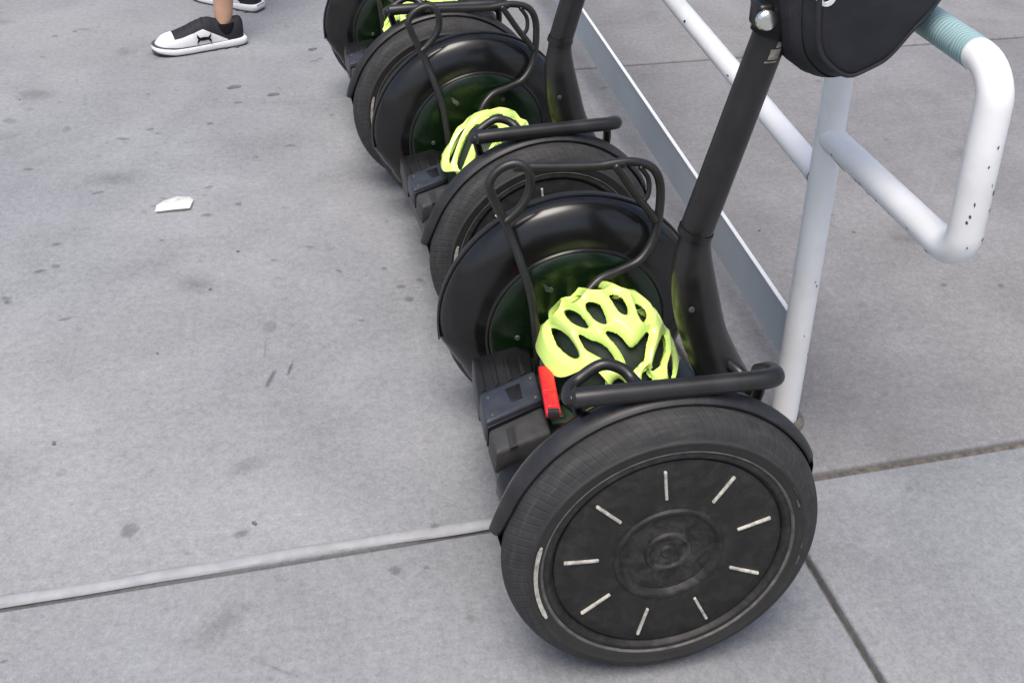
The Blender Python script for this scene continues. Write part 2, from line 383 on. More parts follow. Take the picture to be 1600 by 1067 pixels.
bm = NB(); tube(bm, straight((0, 0, 0), (0, 0, .925)), .0252, 24); post = frombm('post', bm, 'white_paint', rail)
bm = NB(); lathe_p = [(0, .024)]; tube(bm, [(0, 0, .001), (0, 0, .004), (0, 0, .012)], [.04, .04, .027], 24, False); frombm('post_collar', bm, 'joint_dirt', post)
bm = NB(); tube(bm, rl(straight((.431, 3.1, 0), (.431, 3.1, .925))), .0238, 24); frombm('post', bm, 'white_paint', rail)
bm = NB(); tube(bm, rl(arc_fillet([(.431, .505, .632), (.431, .098, .645), (.431, .098, .945), (.431, .158, .944)], .05)), .0248, 24, False); frombm('end_loop', bm, 'white_paint', rail)
bm = NB(); tube(bm, rl(straight((.431, .155, .944), (.431, .52, .94))), .0252, 24, False); frombm('teal_sleeve', bm, 'teal', rail)['label'] = 'teal wavy patterned wrap on the upper rail'
bm = NB(); tube(bm, rl(straight((.431, .515, .94), (.431, 5.2, .93), 20)), .0262, 24, False); frombm('top_rail', bm, 'white_paint', rail)
bm = NB(); tube(bm, rl(straight((.431, .53, .545), (.431, 1.36, .574))+straight((.431, 1.5, .578), (.431, 5.2, .60))), .0225, 24, False); frombm('lower_rail', bm, 'white_paint', rail)
bm = NB(); pl = [(.545, .124, .224), (2.2, .139, .241), (5.2, .16, .262)]
for (y0, a0, b0), (y1, a1, b1) in zip(pl, pl[1:]):
    pts = [(-.003, y0, a0), (.003, y0, a0), (.003, y0, b0), (-.003, y0, b0)]; pts2 = [(-.003, y1, a1), (.003, y1, a1), (.003, y1, b1), (-.003, y1, b1)]
    loft(bm, [[(x, y-RY, z) for x, y, z in pts], [(x, y-RY, z) for x, y, z in pts2]])
bmesh.ops.remove_doubles(bm, verts=bm.verts, dist=1e-5)
kp = frombm('kick_plate', bm, 'plate_metal', rail, False)
bm = NB(); box(bm, (-.0045, .545-RY, .2245), (.0045, 2.2-RY, .2275)); 
for v in bm.verts: v.co.z += (v.co.y+RY-.545)*.01027
frombm('plate_edge', bm, 'white_paint', kp, False)
for P, r_ in (([(.431, .497, .6325), (.431, .490, .6327), (.431, .484, .633)], .0258), ([(.431, .536, .5452), (.431, .542, .5454), (.431, .548, .5456)], .0238)):
    bm = NB(); tube(bm, rl(P), [r_*.97, r_, r_*.96], 24, False); frombm('weld_bead', bm, 'white_paint', rail)
# paint chips: small raised-edge flakes bitten out of the paint
def chips(axis_p, axis_d, rad, spots):
    d = Vector(axis_d).normalized(); view = Vector((-.52, -1.18, 1.56))
    for t, ang, sz, ln in spots:
        p = Vector(axis_p)+d*t; a = Vector((-1, 0, 0)); a = (a-d*a.dot(d)).normalized(); b = d.cross(a)
        bm = NB(); n = 16; vs = []
        for k in range(n):
            th = 2*math.pi*k/n; q = 1+.22*math.sin(2*th+t*40)+.22*math.sin(4*th+ang*7)+.15*math.sin(5*th+t*90)
            aa = ang+sz*q*math.cos(th)/rad; nn = a*math.cos(aa)+b*math.sin(aa)
            vs.append(bm.verts.new(p+d*(ln*q*math.sin(th))+nn*(rad+.0006)))
        f = bm.faces.new(vs); bmesh.ops.solidify(bm, geom=[f], thickness=.0005)
        o = frombm('paint_chip', bm, 'chip', rail); o.location = (-RX, -RY, 0)
EL = .0248
chips((.431, .5, .632), (0, -.407, .013), EL, [(.06, 1.0, .004, .012), (.075, .9, .003, .008), (.13, .5, .002, .004), (.145, .4, .0018, .003), (.17, .7, .0015, .005), (.35, .7, .003, .006), (.045, .25, .0012, .004), (.20, .45, .0013, .003), (.24, .5, .001, .002), (.30, .2, .001, .003), (.055, .75, .0022, .014)])
chips((.431, .098, .66), (0, 0, 1), EL, [(.03, 2.2, .002, .003), (.075, 2.4, .003, .004), (.105, 2.3, .0035, .004), (.06, .9, .0015, .003), (.07, 1.0, .0014, .003), (.2, 2.5, .002, .005), (.15, 1.4, .0013, .002), (.02, 1.2, .001, .002), (.09, 1.1, .0012, .003), (.12, 1.9, .001, .002), (.18, 1.7, .0012, .003)])
chips((.431, .515, 0), (0, 0, 1), .0252, [(.33, 2.0, .0014, .003), (.34, 1.8, .001, .002), (.17, 2.4, .002, .003), (.10, 2.5, .002, .003), (.22, 1.6, .001, .002)])
chips((.431, .53, .545), (0, .83, .029), .0225, [(.68, .3, .003, .006), (.4, .2, .002, .005), (.26, .5, .0015, .003)])

# ------------------------------------------------------------------ self-balancing scooter
YC = .33; WR = .2415
PH = 1.6975
def make_scooter():
    t = thing('self_balancing_scooter', 'x', 'scooter', (0, YC, 0), 0, 'scooters parked side by side along the handrail')
    def L(P): return [(x, y-YC, z) for x, y, z in P]
    # --- wheels
    for side in (-1, 1):
        fy = (lambda y: (y-YC)) if side < 0 else (lambda y: (YC-y))
        wz = WR
        def place(o): o.location = (0, 0, wz); return o
        capp = [(.018, .19), (.0075, .187), (.005, .184), (.005, .179), (.009, .1745), (.0145, .1735), (.0145, .1712), (.0105, .1705), (.0095, .169), (.0085, .12), (.0084, .084), (.0052, .0815), (.0048, .0785), (.0066, .0755), (.0122, .071), (.0135, .05), (.0130, .036), (.0098, .0335), (.0095, .029), (.0125, .026), (.0135, .012), (.0105, .009), (.0105, .0)]
        bm = NB(); lathe(bm, [(fy(y), r) for y, r in capp], 96); whl = place(frombm('wheel', bm, 'cap', t, True, 40))
        tp = [(.016, .178), (.0065, .1865), (.0035, .194), (.0025, .2015), (.0012, .2065), (.0022, .2085), (.0038, .2095), (.0065, .2165), (.0125, .2265), (.0225, .2345), (.034, .2390), (.0425, .2405), (.051, .2390), (.0625, .2345), (.0725, .2265), (.0785, .2165), (.082, .205), (.081, .19), (.074, .178)]
        pr = [(p[0], p[1]) for p in spline([(a, b) for a, b in tp], 2)]
        bm = NB(); lathe(bm, [(fy(y), r) for y, r in pr], 144); ty = frombm('tyre', bm, 'rubber', whl, True, 50)
        # bead line moulded on the sidewall
        bm = NB(); lathe(bm, [(fy(.0062), .1865), (fy(.0038), .1895), (fy(.0045), .1915)], 96); frombm('bead_ring', bm, 'mark_dull', whl)
        for k in range(9):
            a = PH-k*2*math.pi/9; bm = NB(); y0, y1 = fy(.0055), fy(.0105)
            box(bm, (.1055, min(y0, y1), -.0021), (.157, max(y0, y1), .0021), .0008, 1)
            bmesh.ops.rotate(bm, verts=bm.verts, cent=(0, 0, 0), matrix=Matrix.Rotation(-a, 3, 'Y')); frombm('hub_mark', bm, 'mark', whl, False)
        def wall_strip(a0, a1, r0, r1, mat, nm):
            bm = NB(); n = 14; R0 = []
            for k in range(n+1):
                a = R(a0+(a1-a0)*k/n); e = .6 if k in (0, n) else 1; rm = (r0+r1)/2
                R0.append([(r*math.cos(a), fy(y), r*math.sin(a)) for r, y in ((rm+(r0-rm)*e, .0055), (rm+(r0-rm)*e, .0012), (rm+(r1-rm)*e, -.0002), (rm+(r1-rm)*e, .005))])
            loft(bm, R0); frombm(nm, bm, mat, whl, True)
        if side < 0: wall_strip(166, 206, .1955, .2015, 'mark', 'sidewall_plate')
        for a0, a1, r0, r1 in ((19.5, 23.5, .1990, .2018), (27, 31, .2037, .2050), (-4, -1, .2030, .2040), (-13, -8, .2038, .2047)): wall_strip(a0, a1, r0, r1, 'mark_dull', 'sidewall_scuff')
        # --- mudguard, open arch
        fp = spline([(.0355, .2465), (.041, .2515), (.052, .2550), (.066, .2545), (.080, .2480), (.0935, .2330)], 4)
        fp = [(a, b) for a, b in fp]
        def arch(prof, A0, A1, nm, mat, par, tap):
            inner = [(a+.0008, b-.0032) for a, b in prof][::-1]; bm = NB(); cols = []; n = 84
            for i in range(n+1):
                a = A0+(A1-A0)*i/n; e = min(1, min(i, n-i)/9)
                cols.append([(r*math.cos(a), fy(y+(1-e)**2*tap*(.0935-y)/.058), WR+r*math.sin(a)) for y, r in prof+inner])
            loft(bm, cols); return frombm(nm, bm, mat, par, True, 40)
        arch(fp[:11], R(23 if side < 0 else 4), R(174 if side < 0 else 186), 'fender', 'fender', t, .018 if side < 0 else .03)
        # --- inner wheel cover, one smooth dome carried down past the arch
        dp = spline([(.050, .2495), (.060, .2512), (.072, .2490), (.084, .2415), (.0945, .2285), (.103, .2105), (.1085, .1915), (.1115, .1735), (.1130, .1705), (.1155, .1690), (.1150, .1655)], 3)
        bm = NB(); cols = []; A0, A1, n = R(-34), R(214), 110
        for i in range(n+1):
            a = A0+(A1-A0)*i/n; out = max(0, R(23 if side < 0 else 4)-a, a-R(172 if side < 0 else 187)); kk = 1-.085*min(1, out/R(16))**.8
            cols.append([bm.verts.new((r*(1-(1-kk)*max(0, (r-.17)/.08))*math.cos(a), fy(y), r*(1-(1-kk)*max(0, (r-.17)/.08))*math.sin(a))) for y, r in dp])
        for A, B in zip(cols, cols[1:]):
            for k in range(len(dp)-1): bm.faces.new((A[k], A[k+1], B[k+1], B[k]))
        cv = place(frombm('wheel_cover', bm, 'gloss', t, True, 50))
        gp = [(.1150, .1655), (.118, .1620), (.124, .1350), (.128, .0900), (.129, .0000)]
        bm = NB(); lathe(bm, [(fy(y), r) for y, r in gp], 96); gc = frombm('gearbox_cover', bm, 'cover_green_bounce', cv, True, 50)
        for k in range(3):
            a = R(60+k*60); bm = NB(); lathe(bm, [(0, .0055), (-side*.003, .0045), (-side*.0035, 0)], 12)
            bo = frombm('bolt', bm, 'bracket', gc); bo.location = (.115*math.cos(a), fy(.1265), .115*math.sin(a))
    # --- deck
    bm = NB(); prism(bm, [(-.13, -.2), (.17, -.2), (.205, -.15), (.215, 0), (.205, .15), (.17, .2), (-.13, .2), (-.15, .15), (-.15, -.15)], .105, .198, .018, 3); dk = frombm('deck', bm, 'plastic', t, True, 50)
    bm = NB(); prism(bm, [(-.12, -.16), (.12, -.16), (.13, 0), (.12, .16), (-.12, .16)], .075, .11, .01, 2); frombm('battery_pack', bm, 'plastic', t)
    for s in (-1, 1):
        bm = NB(); box(bm, (-.095, -.188 if s < 0 else .008, .196), (.15, -.008 if s < 0 else .188, .208), .005, 2); mt = frombm('foot_mat', bm, 'mat_green_bounce', t)
        for k in range(9):
            x = -.08+k*.0265; bm = NB(); box(bm, (x, (-.178 if s < 0 else .018), .2075), (x+.013, (-.018 if s < 0 else .178), .2115), .0015, 1); frombm('mat_rib', bm, 'mat_green_bounce', mt)
    # rear console, stepped
    def con(nm, poly, z0, z1, mat, bev=.005, par=t):
        bm = NB(); prism(bm, [(x, y-YC) for x, y in poly], z0, z1, bev, 2); return frombm(nm, bm, mat, par, True, 50)
    con('rear_ledge', [(-.212, .382), (-.106, .432), (-.096, .50), (-.12, .525), (-.205, .50)], .185, .232, 'plastic')
    cpn = con('rear_panel', [(-.214, .309), (-.108, .355), (-.106, .43), (-.213, .379)], .205, .25, 'panel')
    con('panel_notch', [(-.168, .385), (-.140, .397), (-.142, .360), (-.163, .352)], .245, .2515, 'plastic', .001, cpn)
    con('panel_edge', [(-.213, .301), (-.108, .347), (-.108, .354), (-.213, .308)], .205, .2455, 'plastic', .002, cpn)
    con('rear_flank', [(-.21, .245), (-.11, .28), (-.109, .346), (-.212, .3)], .195, .243, 'panel_grey', .007)
    con('rear_bumper', [(-.205, .15), (-.11, .145), (-.109, .275), (-.212, .247)], .16, .222, 'plastic', .02)
    con('rear_skirt', [(-.196, .16), (-.17, .16), (-.17, .50), (-.2, .50)], .14, .21, 'plastic', .006)
    for k in range(4): con('ledge_rib', [(-.205+k*.026, .405+k*.0115), (-.195+k*.026, .409+k*.0115), (-.193+k*.026, .492), (-.203+k*.026, .490)], .231, .2345, 'plastic', .001)
    for (x, y) in ((-.2, .325), (-.12, .358), (-.2, .368), (-.118, .408)):
        bm = NB(); tube(bm, [(x, y-YC, .2495), (x, y-YC, .2512)], .0035, 10); frombm('screw', bm, 'bracket', cpn)
    con('console_strap', [(-.185, .250), (-.172, .255), (-.170, .300), (-.183, .296)], .2425, .2455, 'strap', .001)
    # --- steering column with fairing at its foot
    SP = [(.222, .2, .052, .05), (.205, .27, .048, .05), (.176, .33, .0445, .046), (.150, .39, .0415, .042), (.134, .45, .0395, .038), (.123, .51, .034, .034), (.121, .555, .0265, .028), (.1235, .59, .0262, .0275)]
    pts = spline([(x, z, a, b) for x, z, a, b in SP], 4); rings = []
    for x, z, a, b in pts: rings.append([(x+a*math.cos(2*math.pi*k/22), b*math.sin(2*math.pi*k/22), z) for k in range(22)])
    bm = NB(); loft(bm, rings); frombm('column_base', bm, 'satin', t, True, 60)
    dirn = Vector((.092, 0, .375)).normalized()
    bm = NB(); tube(bm, straight((.1215, 0, .575), (.262, 0, 1.15), 12), .0268, 24); frombm('steering_column', bm, 'satin', t)
    bm = NB(); tube(bm, straight((.1195, 0, .568), (.1225, 0, .58), 2), .0285, 24, False); frombm('column_collar', bm, 'plastic', t)
    bm = NB(); tube(bm, spline([(.235, -.31, 1.20), (.25, -.2, 1.18), (.262, 0, 1.15), (.25, .2, 1.18), (.235, .31, 1.20)], 6), .015, 16); hb = frombm('handlebar', bm, 'satin', t)
    for s in (-1, 1):
        bm = NB(); tube(bm, [(.2465, s*.2, 1.183), (.235, s*.315, 1.201)], .02, 16); frombm('grip', bm, 'rubber', hb)
    lug = (.112, -.041, .455); bm = NB(); lathe(bm, [(0, .005), (-.003, .0045), (-.0035, 0)], 12); o = frombm('bolt', bm, 'bracket', t); o.location = lug
    bm = NB(); tube(bm, spline([(.235, -.06, .24), (.222, -.075, .30), (.205, -.06, .33), (.19, -.03, .335)], 6), .011, 12); frombm('cable', bm, 'plastic', t)
    # --- tubular cargo frames above each mudguard
    FY = .605
    def fr(nm, P, r, mat='satin', par=t, sm=True):
        bm = NB(); tube(bm, L(spline(P, 6) if sm else P), r, 14); return frombm(nm, bm, mat, par)
    lp = fr('frame_loop', [(-.085, .47, .205), (-.098, .5, .338), (-.115, .525, .403), (-.13, .545, .445), (-.145, .555, .482), (-.166, .565, .528), (-.17, .57, .551), (-.152, .575, .572), (-.124, .575, .582), (-.102, .57, .571), (-.097, .565, .542), (-.107, .56, .513), (-.13, .555, .488), (-.143, .553, .479)], .0082)
    fr('frame_bar', [(-.125, .575, .575), (-.048, .575, .570), (.022, .575, .567), (.075, .575, .569)], .0085)
    fr('frame_loop', [(.034, .575, .5675), (.085, .576, .571), (.125, .572, .560), (.144, .57, .528), (.145, .56, .48), (.136, .55, .426), (.108, .535, .39), (.069, .525, .377), (.019, .51, .365), (-.014, .49, .32), (-.02, .47, .205)], .0082)
    fr('frame_stay', [(.058, .57, .568), (.074, .565, .545), (.103, .56, .503), (.118, .555, .485), (.135, .55, .460)], .0072)
    fr('frame_stay', [(.104, .57, .562), (.121, .568, .537), (.12, .56, .509), (.106, .558, .494)], .0048, 'plastic')
    for a, b, c_ in (((-.110, .515, .357), (-.101, .512, .335), (-.090, .506, .343)), ((-.078, .515, .370), (-.058, .512, .355), (-.072, .51, .353))):
        bm = NB(); f = bm.faces.new([bm.verts.new(q) for q in L([a, b, c_])]); bmesh.ops.solidify(bm, geom=[f], thickness=.004); frombm('frame_bracket', bm, 'bracket', lp, False)
    # near side: padded bar over the mudguard
    bm = NB(); tube(bm, L(spline([(-.145, .052, .503), (-.10, .05, .505), (0, .05, .505), (.10, .05, .5045), (.135, .052, .5035), (.152, .062, .499), (.156, .085, .488), (.148, .105, .47)], 6)), .0138, 18); frombm('frame_bar', bm, 'satin', t)
    bm = NB(); tube(bm, L(spline([(-.145, .052, .503), (-.152, .06, .495), (-.145, .085, .492), (-.128, .10, .494), (-.094, .105, .512), (-.066, .10, .507), (-.052, .085, .498), (-.045, .06, .497)], 6)), .0085, 14); frombm('frame_loop', bm, 'satin', t)
    bm = NB(); tube(bm, L(spline([(-.14, .085, .49), (-.12, .11, .43), (-.085, .125, .32), (-.07, .14, .21)], 6)), .0085, 14); frombm('frame_stay', bm, 'satin', t)
    bm = NB(); tube(bm, L(spline([(.15, .10, .475), (.155, .112, .42), (.13, .125, .33), (.09, .14, .21)], 6)), .0085, 14); frombm('frame_stay', bm, 'satin', t)
    return t
sc1 = make_scooter()
sc1['label'] = 'black two-wheeled self-balancing scooter beside the handrail post, red clip on its deck'
sc2 = copy_tree(sc1); sc2.location = (-.028, 1.120, 0); sc2.rotation_euler = (0, 0, .098); sc2['label'] = 'black self-balancing scooter parked between two others of its kind'
sc3 = copy_tree(sc1); sc3.location = (-.118, 1.823, 0); sc3.rotation_euler = (0, 0, .06); sc3['label'] = 'black self-balancing scooter at the row end closest to the person in trainers'

# ------------------------------------------------------------------ helmets
VENTS = dict(
A=[(-21.5, 31.3), (-16, 27), (-17, 20), (-24, 17), (-26, 24)], B=[(-34.6, 22.1), (-31.3, 14.1), (-30.2, -.8), (-31.3, -8.8), (-35.7, -2.1), (-37.6, 8.5)],
C=[(-19.6, 8.1), (-15.4, 6.3), (-13.1, -2.3), (-16.7, -15), (-21.8, -10.4), (-23.2, -.3)], D=[(1.2, 4.2), (9.3, 2.6), (8.2, -8.5), (3.6, -15), (-1.3, -12)],
E=[(20.7, -5.2), (28.8, -7.1), (24.8, -15.8), (15.6, -22.5), (15.2, -16.4)], F=[(43.8, -4.4), (47, -9), (49.8, -12.7), (40.3, -16.1)],
G=[(-51.1, 23.9), (-49.4, 15), (-47.7, -1.4), (-48, -15.1), (-50.6, -18.4), (-55.3, -10.6), (-56.8, 5.9)],
I=[(-39.6, -10), (-34.4, -19.3), (-27.6, -28.3), (-23.6, -40.8), (-25.8, -42.7), (-34.3, -32), (-40.6, -21.5)],
V=[(-19.7, -22.7), (-11.4, -29.1), (-4.6, -39), (15.8, -30.7), (6.1, -42.1), (.3, -49.3), (-6.8, -49.9), (-13.1, -51.5), (-14.9, -44.3), (-16.6, -36)],
K=[(11.6, -51.7), (21.4, -42.2), (42.1, -26.2), (41.7, -31.3), (27.7, -48.2), (12, -54.3)],
L1=[(-6, 16), (4, 16), (9, 40), (6, 62), (-4, 62), (-8, 40)], L2=[(16, 14), (24, 12), (33, 32), (34, 52), (25, 58), (18, 36)], L3=[(-15, 33), (-10, 40), (-12, 62), (-22, 66), (-26, 50), (-24, 38)],
L4=[(36, 8), (44, 6), (54, 24), (52, 42), (44, 46), (38, 26)], L5=[(-38, 30), (-33, 36), (-33, 50), (-40, 55), (-46, 40)], L6=[(56, -6), (62, -12), (68, 8), (64, 26), (59, 20)],
L7=[(-26, -52), (-20, -58), (-14, -66), (-22, -66), (-34, -54)], L8=[(30, -54), (44, -40), (56, -24), (58, -32), (46, -52), (34, -62)], L9=[(-2, -56), (6, -54), (8, -66), (2, -72), (-5, -66)])
HA, HB, HC = .118, .145, .165
def helmet_mesh():
    polys = [np.array([tuple(p[:2]) for p in spline(v, 4, True)]) for v in VENTS.values()]; polys = [p.mean(0)+(p-p.mean(0))*(1.02 if nm[0] == 'L' else 1.11) for nm, p in zip(VENTS, polys)]
    nf, nth = 420, 130; tmax = lambda f: 72+5*math.cos(2*f)+2.4*math.cos(7*f+1)-15*math.exp(-((f-3.75)/.42)**2)
    P = np.array([[(tmax(2*math.pi*k/nf)*(i+.5)/nth)*np.array([math.cos(2*math.pi*k/nf), math.sin(2*math.pi*k/nf)]) for k in range(nf)] for i in range(nth)]).reshape(-1, 2)
    dist = np.full(len(P), 1e9); inside = np.zeros(len(P), bool)
    for pl in polys:
        ins = np.zeros(len(P), bool)
        for i in range(len(pl)):
            a, b = pl[i], pl[(i+1) % len(pl)]; ab = b-a; tt = np.clip(((P-a)@ab)/(ab@ab+1e-9), 0, 1)
            dist = np.minimum(dist, np.linalg.norm(P-a-tt[:, None]*ab, axis=1))
            c = (a[1] > P[:, 1]) != (b[1] > P[:, 1]); xi = (b[0]-a[0])*(P[:, 1]-a[1])/(b[1]-a[1]+1e-12)+a[0]; ins ^= c & (P[:, 0] < xi)
        inside |= ins
    bm = NB(); vs = []
    for (px, py), d, ins in zip(P, dist, inside):
        th = math.radians(math.hypot(px, py)); f = math.atan2(py, px); rg = 0 if ins else .007*(1-math.exp(-d/1.3))+.0011*min(d, 6)
        k = 1+(rg-.006)/.14; vs.append(bm.verts.new((HA*k*math.sin(th)*math.cos(f), HB*k*math.sin(th)*math.sin(f), HC*k*math.cos(th))))
    for i in range(nth-1):
        for j in range(nf):
            q = (i*nf+j, i*nf+(j+1) % nf, (i+1)*nf+(j+1) % nf, (i+1)*nf+j)
            if sum(inside[x] for x in q) < 2: bm.faces.new([vs[x] for x in q])
    bm.faces.new([vs[j] for j in range(nf)])
    bmesh.ops.delete(bm, geom=[v for v in bm.verts if not v.link_faces], context='VERTS')
    bd = [v for v in bm.verts if any(e.is_boundary for e in v.link_edges)]
    for _ in range(4):
        new = {}
        for v in bd:
            nb = [e.other_vert(v).co for e in v.link_edges if e.is_boundary]
            if len(nb) == 2: new[v] = v.co*.4+(nb[0]+nb[1])*.3
        for v, c in new.items(): v.co = c
    bmesh.ops.recalc_face_normals(bm, faces=bm.faces)
    bmesh.ops.solidify(bm, geom=bm.faces[:], thickness=.011)
    return bm
def make_helmet(loc, rz, label):
    t = thing('bicycle_helmet', label, 'helmet', loc, rz, 'neon helmets resting on the scooter decks')
    frombm('shell', helmet_mesh(), 'neon', t, True, 60)
    bm = NB(); n = 48; rings = []
    for th in list(range(4, 104, 4)): rings.append([(HA*.86*math.sin(R(th))*math.cos(2*math.pi*k/n), HB*.87*math.sin(R(th))*math.sin(2*math.pi*k/n), max(HC*.86*math.cos(R(th)), -.012)) for k in range(n)])
    loft(bm, rings); frombm('liner', bm, 'foam', t)
    for s in (-1, 1):
        bm = NB(); tube(bm, spline([(s*.095, -.03, .02), (s*.11, -.02, -.004), (s*.13, .0, -.007), (s*.135, .04, -.007)], 5), (.009), 8, rfun=lambda u: (.009, .0025)); frombm('chin_strap', bm, 'strap', t)
    return t
DZ = .2125
h1 = make_helmet((.0245, .4285, DZ+.012), .25, 'neon yellow-green vented helmet beside the red clip on a scooter deck')
h2 = copy_tree(h1); h2.location = (-.050, 1.145, DZ+.012); h2.rotation_euler = (R(3), R(-4), 2.65); h2['label'] = 'neon yellow-green vented helmet on the deck of the middle scooter'
h3 = copy_tree(h1); h3.location = (-.085, 1.935, DZ+.014); h3.rotation_euler = (R(-4), 0, 1.2); h3['label'] = 'neon yellow-green helmet on the scooter deck closest to the person in trainers'
# red clip
t = thing('strap_clip', 'red plastic strap clip with a black webbing loop on a scooter console', 'clip', (-.100, .352, .266))
def clipbox(nm, lo, hi, mat, bev=.003, par=t):
    bm = NB(); box(bm, lo, hi, bev, 2); return frombm(nm, bm, mat, par, True, 50)
cb_ = clipbox('clip_body', (-.0125, -.075, 0), (.0125, .055, .013), 'red'); clipbox('clip_tab', (-.0095, -.062, .012), (.0095, -.03, .0155), 'red', .0015, cb_)
clipbox('clip_slot', (-.0095, -.0765, .003), (.0095, -.066, .0145), 'strap', .001, cb_); clipbox('clip_ridge', (-.0115, -.018, .012), (.0115, -.010, .0145), 'red', .001, cb_)
bm = NB(); tube(bm, spline([(0, .05, .007), (.004, .08, .012), (.012, .105, .02)], 5), .009, 8, rfun=lambda u: (.010, .0025)); frombm('webbing', bm, 'strap', t)
t.rotation_euler = (R(-4), 0, R(-7))

# ------------------------------------------------------------------ handlebar bag
t = thing('handlebar_bag', 'dark navy fabric handlebar bag hanging on the steering column', 'bag', (.312, .325, .838))
def bag_ring(y, k, dz=0):
    # side outline in (x, z), bulging; k shrinks it towards the caps
    pts = spline([(-.116, .31), (-.120, .20), (-.108, .085), (-.08, .036), (-.034, .017), (.02, .043), (.068, .10), (.108, .16), (.145, .235), (.155, .31), (.09, .335), (-.06, .335)], 5, True)
    cx, cz = .02, .20
    return [(cx+(p[0]-cx)*k, y, cz+(p[1]-cz)*k+.0015*math.sin(9*p[0]/.1+y*40)) for p in pts]
bm = NB(); prof = [(-.106, .70), (-.104, .77), (-.098, .815), (-.082, .865), (-.060, .93), (-.032, .985), (0, 1.0), (.06, .995), (.085, .975), (.1, .935), (.11, .88), (.116, .8), (.118, .7)]
loft(bm, [bag_ring(y, k) for y, k in prof]); frombm('bag_body', bm, 'bag', t, True, 60)
for y0 in (-.1, .1):
    bm = NB(); ring = [Vector(p) for p in bag_ring(y0, .815 if y0 < 0 else .935)]; rr = [v for v in ring]; tube(bm, [*rr, rr[0]], .004, 8, False); frombm('piping', bm, 'bag_band', t)
bm = NB(); ring1 = bag_ring(-.052, 1.006); ring2 = bag_ring(-.030, 1.008); ring3 = bag_ring(.035, 1.008)
loft(bm, [bag_ring(-.072, .905), bag_ring(-.060, .939), bag_ring(-.048, .962)], False); frombm('gusset_band', bm, 'bag_band', t)
def stroke(par, nm, pts, wd, y, mat, th=.0012):
    bm = NB()
    P = [Vector((p[0], 0, p[1])) for p in pts]; rows = []
    for i, p in enumerate(P):
        d = (P[min(i+1, len(P)-1)]-P[max(i-1, 0)]).normalized(); nrm = Vector((-d.z, 0, d.x))*wd/2
        rows.append([(p+nrm).to_tuple(), (p-nrm).to_tuple()])
    V = [[bm.verts.new((a[0], y, a[2])) for a in r] for r in rows]
    for a, b in zip(V, V[1:]): bm.faces.new((a[0], a[1], b[1], b[0]))
    bmesh.ops.solidify(bm, geom=bm.faces[:], thickness=th); return frombm(nm, bm, mat, par, False)
def bag_y(x, z):
    ring = [(q[0], q[2]) for q in bag_ring(0, 1)]; cx, cz = .02, .20; a = math.atan2(z-cz, x-cx)
    ro = min(ring, key=lambda q: abs((math.atan2(q[1]-cz, q[0]-cx)-a+math.pi) % (2*math.pi)-math.pi)); k = math.hypot(x-cx, z-cz)/math.hypot(ro[0]-cx, ro[1]-cz)
    return float(np.interp(k, [q[1] for q in prof[:7]], [q[0] for q in prof[:7]]))
for P in (spline([(-.094, .170), (-.088, .163), (-.080, .165), (-.075, .173)], 4), spline([(-.098, .181), (-.092, .184), (-.085, .180), (-.079, .184)], 4)):
    bm = NB(); rows = []
    for i, p in enumerate(P):
        d = P[min(i+1, len(P)-1)]-P[max(i-1, 0)]; d = d/np.linalg.norm(d); nn = np.array([-d[1], d[0]])*.0033; rr = []
        for off in (-.0022, .001):
            for sg in (-1, 1): c = p+nn*sg; rr.append((c[0], bag_y(*c)+off, c[1]))
        rows.append([rr[0], rr[1], rr[3], rr[2]])
    loft(bm, rows); frombm('bag_logo', bm, 'shoe_white', t, False)
for s in (0, 1):
    bm = NB(); tube(bm, spline([(-.10, -.03+.06*s, .30), (-.09, -.03+.06*s, .35), (-.06, -.03+.06*s, .372), (-.04, -.03+.06*s, .34)], 5), .01, 8, rfun=lambda u: (.012, .002)); frombm('strap', bm, 'strap', t)
# clamp with chrome knob and a worn sticker, fixed to the column
cl = thing('column_clamp', 'black clamp with a shiny round bolt on the steering column', 'clamp', (.2105, .33, .945))
bm = NB(); tube(bm, [(-.008, 0, -.032), (.008, 0, .032)], .0305, 24, False); bmesh.ops.solidify(bm, geom=bm.faces[:], thickness=.004); frombm('clamp_band', bm, 'plastic', cl)
bm = NB(); box(bm, (-.042, -.026, -.017), (-.016, .012, .024), .008, 3); frombm('clamp_lug', bm, 'plastic', cl)
bm = NB(); lathe(bm, [(0, .0165), (-.006, .0165), (-.010, .013), (-.012, .008), (-.012, 0)], 24); o = frombm('round_bolt', bm, 'steel', cl, True, 25); o.location = (-.03, -.0265, .002)
def decal(z0, z1, a0, a1, nm, mat):
    bm = NB(); n = 6; rows = []
    for z in (z0, z1):
        cxx = (z-.945)*.2443; rows.append([bm.verts.new((cxx+.0275*math.cos(R(a0+(a1-a0)*k/n)), .0275*math.sin(R(a0+(a1-a0)*k/n)), z-.945)) for k in range(n+1)])
    for k in range(n): bm.faces.new((rows[0][k], rows[0][k+1], rows[1][k+1], rows[1][k]))
    bmesh.ops.solidify(bm, geom=bm.faces[:], thickness=.0006); return frombm(nm, bm, mat, sk)
sk = thing('column_sticker', 'worn pale sticker with dark smudge on the steering column', 'sticker', (.2105, .33, .945))
decal(.882, .899, 262, 302, 'sticker_sheet', 'mark'); decal(.901, .911, 275, 295, 'sticker_sheet', 'mark'); decal(.877, .8795, 255, 305, 'sticker_sheet', 'mark'); 
bm = NB()

